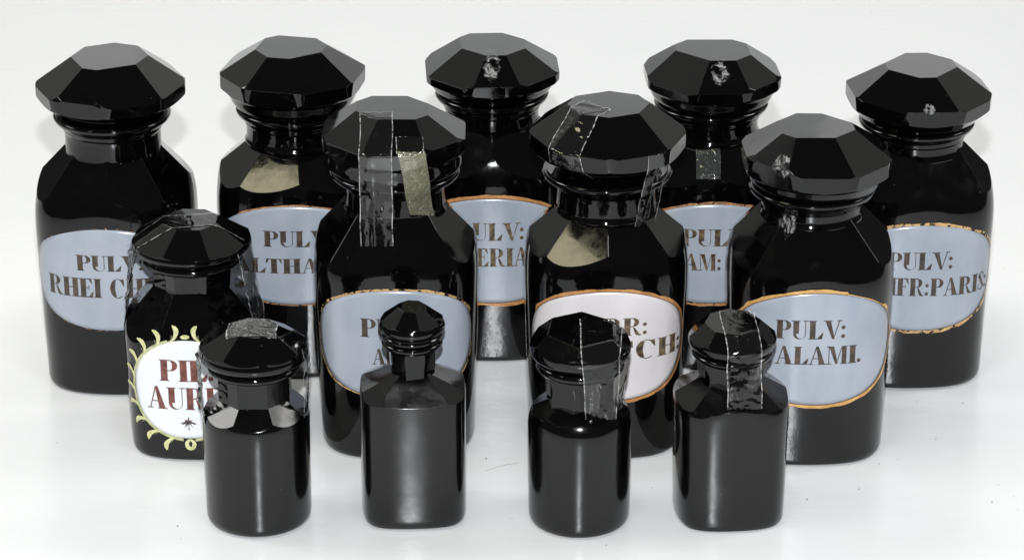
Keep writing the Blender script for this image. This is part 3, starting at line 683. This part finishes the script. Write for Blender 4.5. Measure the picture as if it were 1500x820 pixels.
lipS2 = gem('lip', lerp_prof([(1.1, 9.0), (1.38, 9.12), (1.52, 9.28), (1.50, 9.44), (1.3, 9.52), (1., 9.5)], 4), None, [], GLASS[0], j, 96)
pl = lerp_prof([(1.0, 9.3), (1.3, 9.52), (1.48, 9.60), (1.52, 9.75), (1.44, 9.86), (1.5, 9.95), (1.63, 10.12), (1.66, 10.3), (1.58, 10.48)], 4) + [(.3 + 1.28 * math.cos(i / 12 * math.pi / 2) ** .8, 10.48 + .85 * math.sin(i / 12 * math.pi / 2)) for i in range(1, 13)]
lidS2 = gem('stopper', pl, None, [(-10 + 45 * k, 50, 1.42 * math.cos(R(50)) + 10.62 * math.sin(R(50))) for k in range(8)] + [(30, 86, 11.22)], GLASS_LID, j, 128)
# S3 cylinder
j = empty('apothecary_bottle', 3.40, -6.80, 0, 'small round black bottle with crumpled clear tape down the right of its knob', 'bottle', G2); S3 = j
pr = lerp_prof([(2.28, 0), (2.40, .02), (2.50, .15), (2.56, .45), (2.58, 1.2), (2.6, 3.), (2.62, 5.2)], 4) + [(1.0 + 1.62 * math.cos(i / 14 * math.pi / 2) ** .62, 5.2 + 1.45 * math.sin(i / 14 * math.pi / 2) ** .9) for i in range(1, 15)]
bodyS3 = gem('body', pr, None, dome_cuts(8, 22, 62, 1.95 * math.cos(R(62)) + 6.35 * math.sin(R(62)), .15), GLASS_ROUGH, j, 128, None, .004)
neckS3 = gem('neck', lerp_prof([(1.75, 5.9), (1.75, 6.5), (1.70, 7.4), (1.80, 8.1), (1.95, 8.4)], 4), None, [(10 + 45 * k, -2, 1.60 * math.cos(R(2)) - 7.4 * math.sin(R(2)) + .0) for k in range(8)], GLASS[1], j, 96)
lipS3 = gem('lip', lerp_prof([(1.6, 8.1), (2.0, 8.25), (2.2, 8.45), (2.18, 8.65), (2.0, 8.78), (1.4, 8.75)], 4), None, [], GLASS[0], j, 96)
pl = lerp_prof([(1.3, 8.5), (1.95, 8.80), (2.2, 8.92), (2.44, 9.15), (2.53, 9.45), (2.50, 9.7)], 4) + [(.5 + 2.0 * math.cos(i / 14 * math.pi / 2) ** .62, 9.7 + 1.05 * math.sin(i / 14 * math.pi / 2)) for i in range(1, 15)]
lidS3 = gem('stopper', pl, None, [(-33 + 60 * k, 46, 2.22 * math.cos(R(46)) + 9.86 * math.sin(R(46))) for k in range(6)] + [(20, 84, 10.42)], GLASS_LID, j, 144)
# S4 square, facetted shoulder
j = empty('apothecary_bottle', 11.01, -5.95, 5, 'small square black bottle with clear tape over its stopper, rightmost in the front row', 'bottle', G2); S4 = j
secS4 = Section(2.86, 2.74, 4.2)
pr = [(.91, 0), (.935, .02), (.955, .12), (.967, .3), (.97, .8), (.98, 2), (.99, 4), (1., 5.4), (1., 6.2)] + [(.36 + .64 * math.cos(i / 14 * math.pi / 2) ** .55, 6.2 + 1.4 * math.sin(i / 14 * math.pi / 2) ** .9) for i in range(1, 15)]
bodyS4 = gem('body', pr, secS4, dome_cuts(8, 22, 57, 2.72 * math.cos(R(57)) + 6.66 * math.sin(R(57)), .12), GLASS_ROUGH, j, 144, lambda z: 0 if z < 6.2 else min(1, (z - 6.2) / 1.2) * .8)
neckS4 = gem('neck', lerp_prof([(1.75, 6.4), (1.70, 7.0), (1.66, 7.6), (1.78, 8.3), (2.0, 8.75)], 4), None, [(12 + 45 * k, -6, 1.58 * math.cos(R(6)) - 7.4 * math.sin(R(6))) for k in range(8)], GLASS[0], j, 96)
lipS4 = gem('lip', lerp_prof([(1.5, 8.4), (1.85, 8.6), (2.03, 8.78), (2.02, 8.93), (1.8, 9.03), (1.3, 9.)], 4), None, [], GLASS[0], j, 96)
pl = lerp_prof([(1.3, 8.8), (1.8, 9.03), (2.02, 9.15), (2.16, 9.3), (2.21, 9.55), (2.16, 9.75)], 4) + [(.5 + 1.66 * math.cos(i / 12 * math.pi / 2) ** .65, 9.75 + .95 * math.sin(i / 12 * math.pi / 2)) for i in range(1, 13)]
lidS4 = gem('stopper', pl, None, [(-20 + 45 * k, 46, 1.95 * math.cos(R(46)) + 9.85 * math.sin(R(46))) for k in range(8)] + [(0, 86, 10.45)], GLASS_LID, j, 128)

# ------------------------------------------------------------------ tape, film and dried adhesive on the jars
JJ = lambda P: [P[3]]
j3, j4, j5 = (P[0].parent for P in (P3, P4, P5))
drape('adhesive_scar', j3, [P3[3]], 0, 0.0, 1.35, -4.62, -2.45, RESIDUE, hull=0, wr=0, off=.012, seed=1)
drape('adhesive_scar', j4, [P4[3]], 0, .3, 1.45, -4.5, -2.6, RESIDUE, hull=0, wr=0, off=.012, seed=2)
drape('adhesive_scar', j4, [P4[0]], 0, -.28, 1.3, .35, 2.15, SCAR, hull=0, wr=0.02, off=.015, seed=3)
drape('adhesive_scar', j5, [P5[3]], 0, .05, 1.3, -2.85, -2.0, RESIDUE, hull=0, wr=0, off=.012, seed=4)
drape('adhesive_scar', J8, [P8[3]], 0, -1.85, 1.7, -3.75, -2.0, RESIDUE, hull=0, wr=0, off=.012, seed=5)
drape('adhesive_scar', J8, [P8[1], P8[0]], 0, -1.4, 1.1, -1.1, 1.0, RESIDUE, hull=0, wr=0, off=.012, seed=6)
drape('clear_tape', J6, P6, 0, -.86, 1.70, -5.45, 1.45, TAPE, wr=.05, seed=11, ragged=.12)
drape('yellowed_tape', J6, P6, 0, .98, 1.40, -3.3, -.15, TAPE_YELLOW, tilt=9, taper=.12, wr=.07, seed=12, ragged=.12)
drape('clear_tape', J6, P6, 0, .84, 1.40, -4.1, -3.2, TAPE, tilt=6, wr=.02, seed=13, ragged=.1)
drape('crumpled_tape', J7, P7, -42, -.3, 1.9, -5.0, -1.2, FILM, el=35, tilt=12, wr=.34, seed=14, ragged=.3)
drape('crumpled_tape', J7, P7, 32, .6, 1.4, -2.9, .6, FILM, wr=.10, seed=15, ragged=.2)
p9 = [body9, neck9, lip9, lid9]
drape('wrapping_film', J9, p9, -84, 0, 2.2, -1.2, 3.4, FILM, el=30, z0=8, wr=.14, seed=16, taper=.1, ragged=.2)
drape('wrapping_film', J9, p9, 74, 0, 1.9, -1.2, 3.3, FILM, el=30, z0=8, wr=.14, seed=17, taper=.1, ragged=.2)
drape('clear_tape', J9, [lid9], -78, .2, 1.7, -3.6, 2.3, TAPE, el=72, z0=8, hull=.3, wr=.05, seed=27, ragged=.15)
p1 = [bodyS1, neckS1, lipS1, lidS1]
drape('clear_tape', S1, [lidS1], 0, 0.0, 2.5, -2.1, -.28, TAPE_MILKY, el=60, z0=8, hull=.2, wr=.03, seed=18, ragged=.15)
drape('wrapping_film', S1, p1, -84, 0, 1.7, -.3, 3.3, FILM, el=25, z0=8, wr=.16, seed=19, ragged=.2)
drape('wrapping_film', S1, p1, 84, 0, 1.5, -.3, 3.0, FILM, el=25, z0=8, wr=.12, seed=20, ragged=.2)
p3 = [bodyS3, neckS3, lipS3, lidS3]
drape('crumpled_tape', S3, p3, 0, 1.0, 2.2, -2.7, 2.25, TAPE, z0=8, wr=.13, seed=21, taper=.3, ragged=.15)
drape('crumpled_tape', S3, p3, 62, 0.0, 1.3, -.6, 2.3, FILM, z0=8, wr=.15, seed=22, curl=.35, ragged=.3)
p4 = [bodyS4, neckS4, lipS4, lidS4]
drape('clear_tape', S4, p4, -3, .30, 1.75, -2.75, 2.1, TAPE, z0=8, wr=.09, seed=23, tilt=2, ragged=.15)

# ------------------------------------------------------------------ the white sheet the jars stand on, with an unseen sweep added behind for reflections
def sheet():
    V, F = [], []
    path = [(-62, 0)]
    y = -62
    while y < 147: y += 3.0; path.append((y, 0))
    for i in range(1, 13):
        t = i / 12 * math.pi / 2 * .92; path.append((148 + 40 * math.sin(t), 40 - 40 * math.cos(t)))
    yy, zz = path[-1]
    for i in range(1, 14): path.append((yy + .9 * i, zz + 6 * i))
    nx = 80
    for (y, z) in path:
        for i in range(nx + 1):
            x = -125 + 250 * i / nx
            h = .06 * noise.noise(Vector((x * .06, y * .06, 0))) if z == 0 else 0
            V.append((x, y, z - .03 + min(0, h - .02)))
    for k in range(len(path) - 1):
        for i in range(nx):
            a = k * (nx + 1) + i; F.append((a, a + 1, a + nx + 2, a + nx + 1))
    o = from_pd('table_surface', V, F, SHEET); o['kind'] = 'structure'; o['label'] = 'white glossy sheet under and behind the jars'
sheet()

# ------------------------------------------------------------------ a hair and crumbs on the sheet
def tube(name, pts, r, mat):
    V, F = [], []
    for i, p in enumerate(pts):
        for k in range(5): a = k / 5 * 2 * math.pi; V.append((p[0], p[1] + r * math.cos(a), p[2] + r * math.sin(a)))
    for i in range(len(pts) - 1):
        for k in range(5): F.append((i * 5 + k, i * 5 + (k + 1) % 5, i * 5 + 5 + (k + 1) % 5, i * 5 + 5 + k))
    return from_pd(name, V, F, mat)
hs = tube('hair_strand', [(-1.38 + 1.68 * t, -1.76 + .88 * t + .12 * math.sin(t * 3), .03 + .03 * math.sin(t * 3.1)) for t in [i / 16 for i in range(17)]], .006, INK_GILT)
hs['label'] = 'thin dark hair lying on the white sheet between two small bottles'; hs['category'] = 'hair'
V, F = [], []
spots = [(19.3, -.88), (24.63, -5.24), (25.84, -4.63), (17.94, -3.78), (15.16, -4.94), (-1.37, -.24), (-16.92, -7.86), (-16.63, -9.18), (24.61, 6.49), (22.62, 2.03), (22.14, 6.75), (7.25, -3.63), (4.71, -9.91)]
spots += [(x + random.gauss(0, 1.2), y + random.gauss(0, 1.0)) for (x, y) in spots for _ in range(2)]
for i, (x, y) in enumerate(spots):
    r = random.uniform(.025, .06) if i < 13 else random.uniform(.012, .03); b = len(V)
    for (a, c, d) in ((1, 0, 0), (-.3, .9, 0), (-.8, -.6, 0), (0, 0, 1)):
        V.append((x + r * (a + random.uniform(-.3, .3)), y + r * (c + random.uniform(-.3, .3)), .004 + r * d))
    F += [(b, b + 1, b + 3), (b + 1, b + 2, b + 3), (b + 2, b, b + 3), (b, b + 2, b + 1)]
cr = from_pd('crumbs', V, F, HAIR, smooth=False, kind='stuff')
cr['label'] = 'tiny dark crumbs scattered on the white sheet'
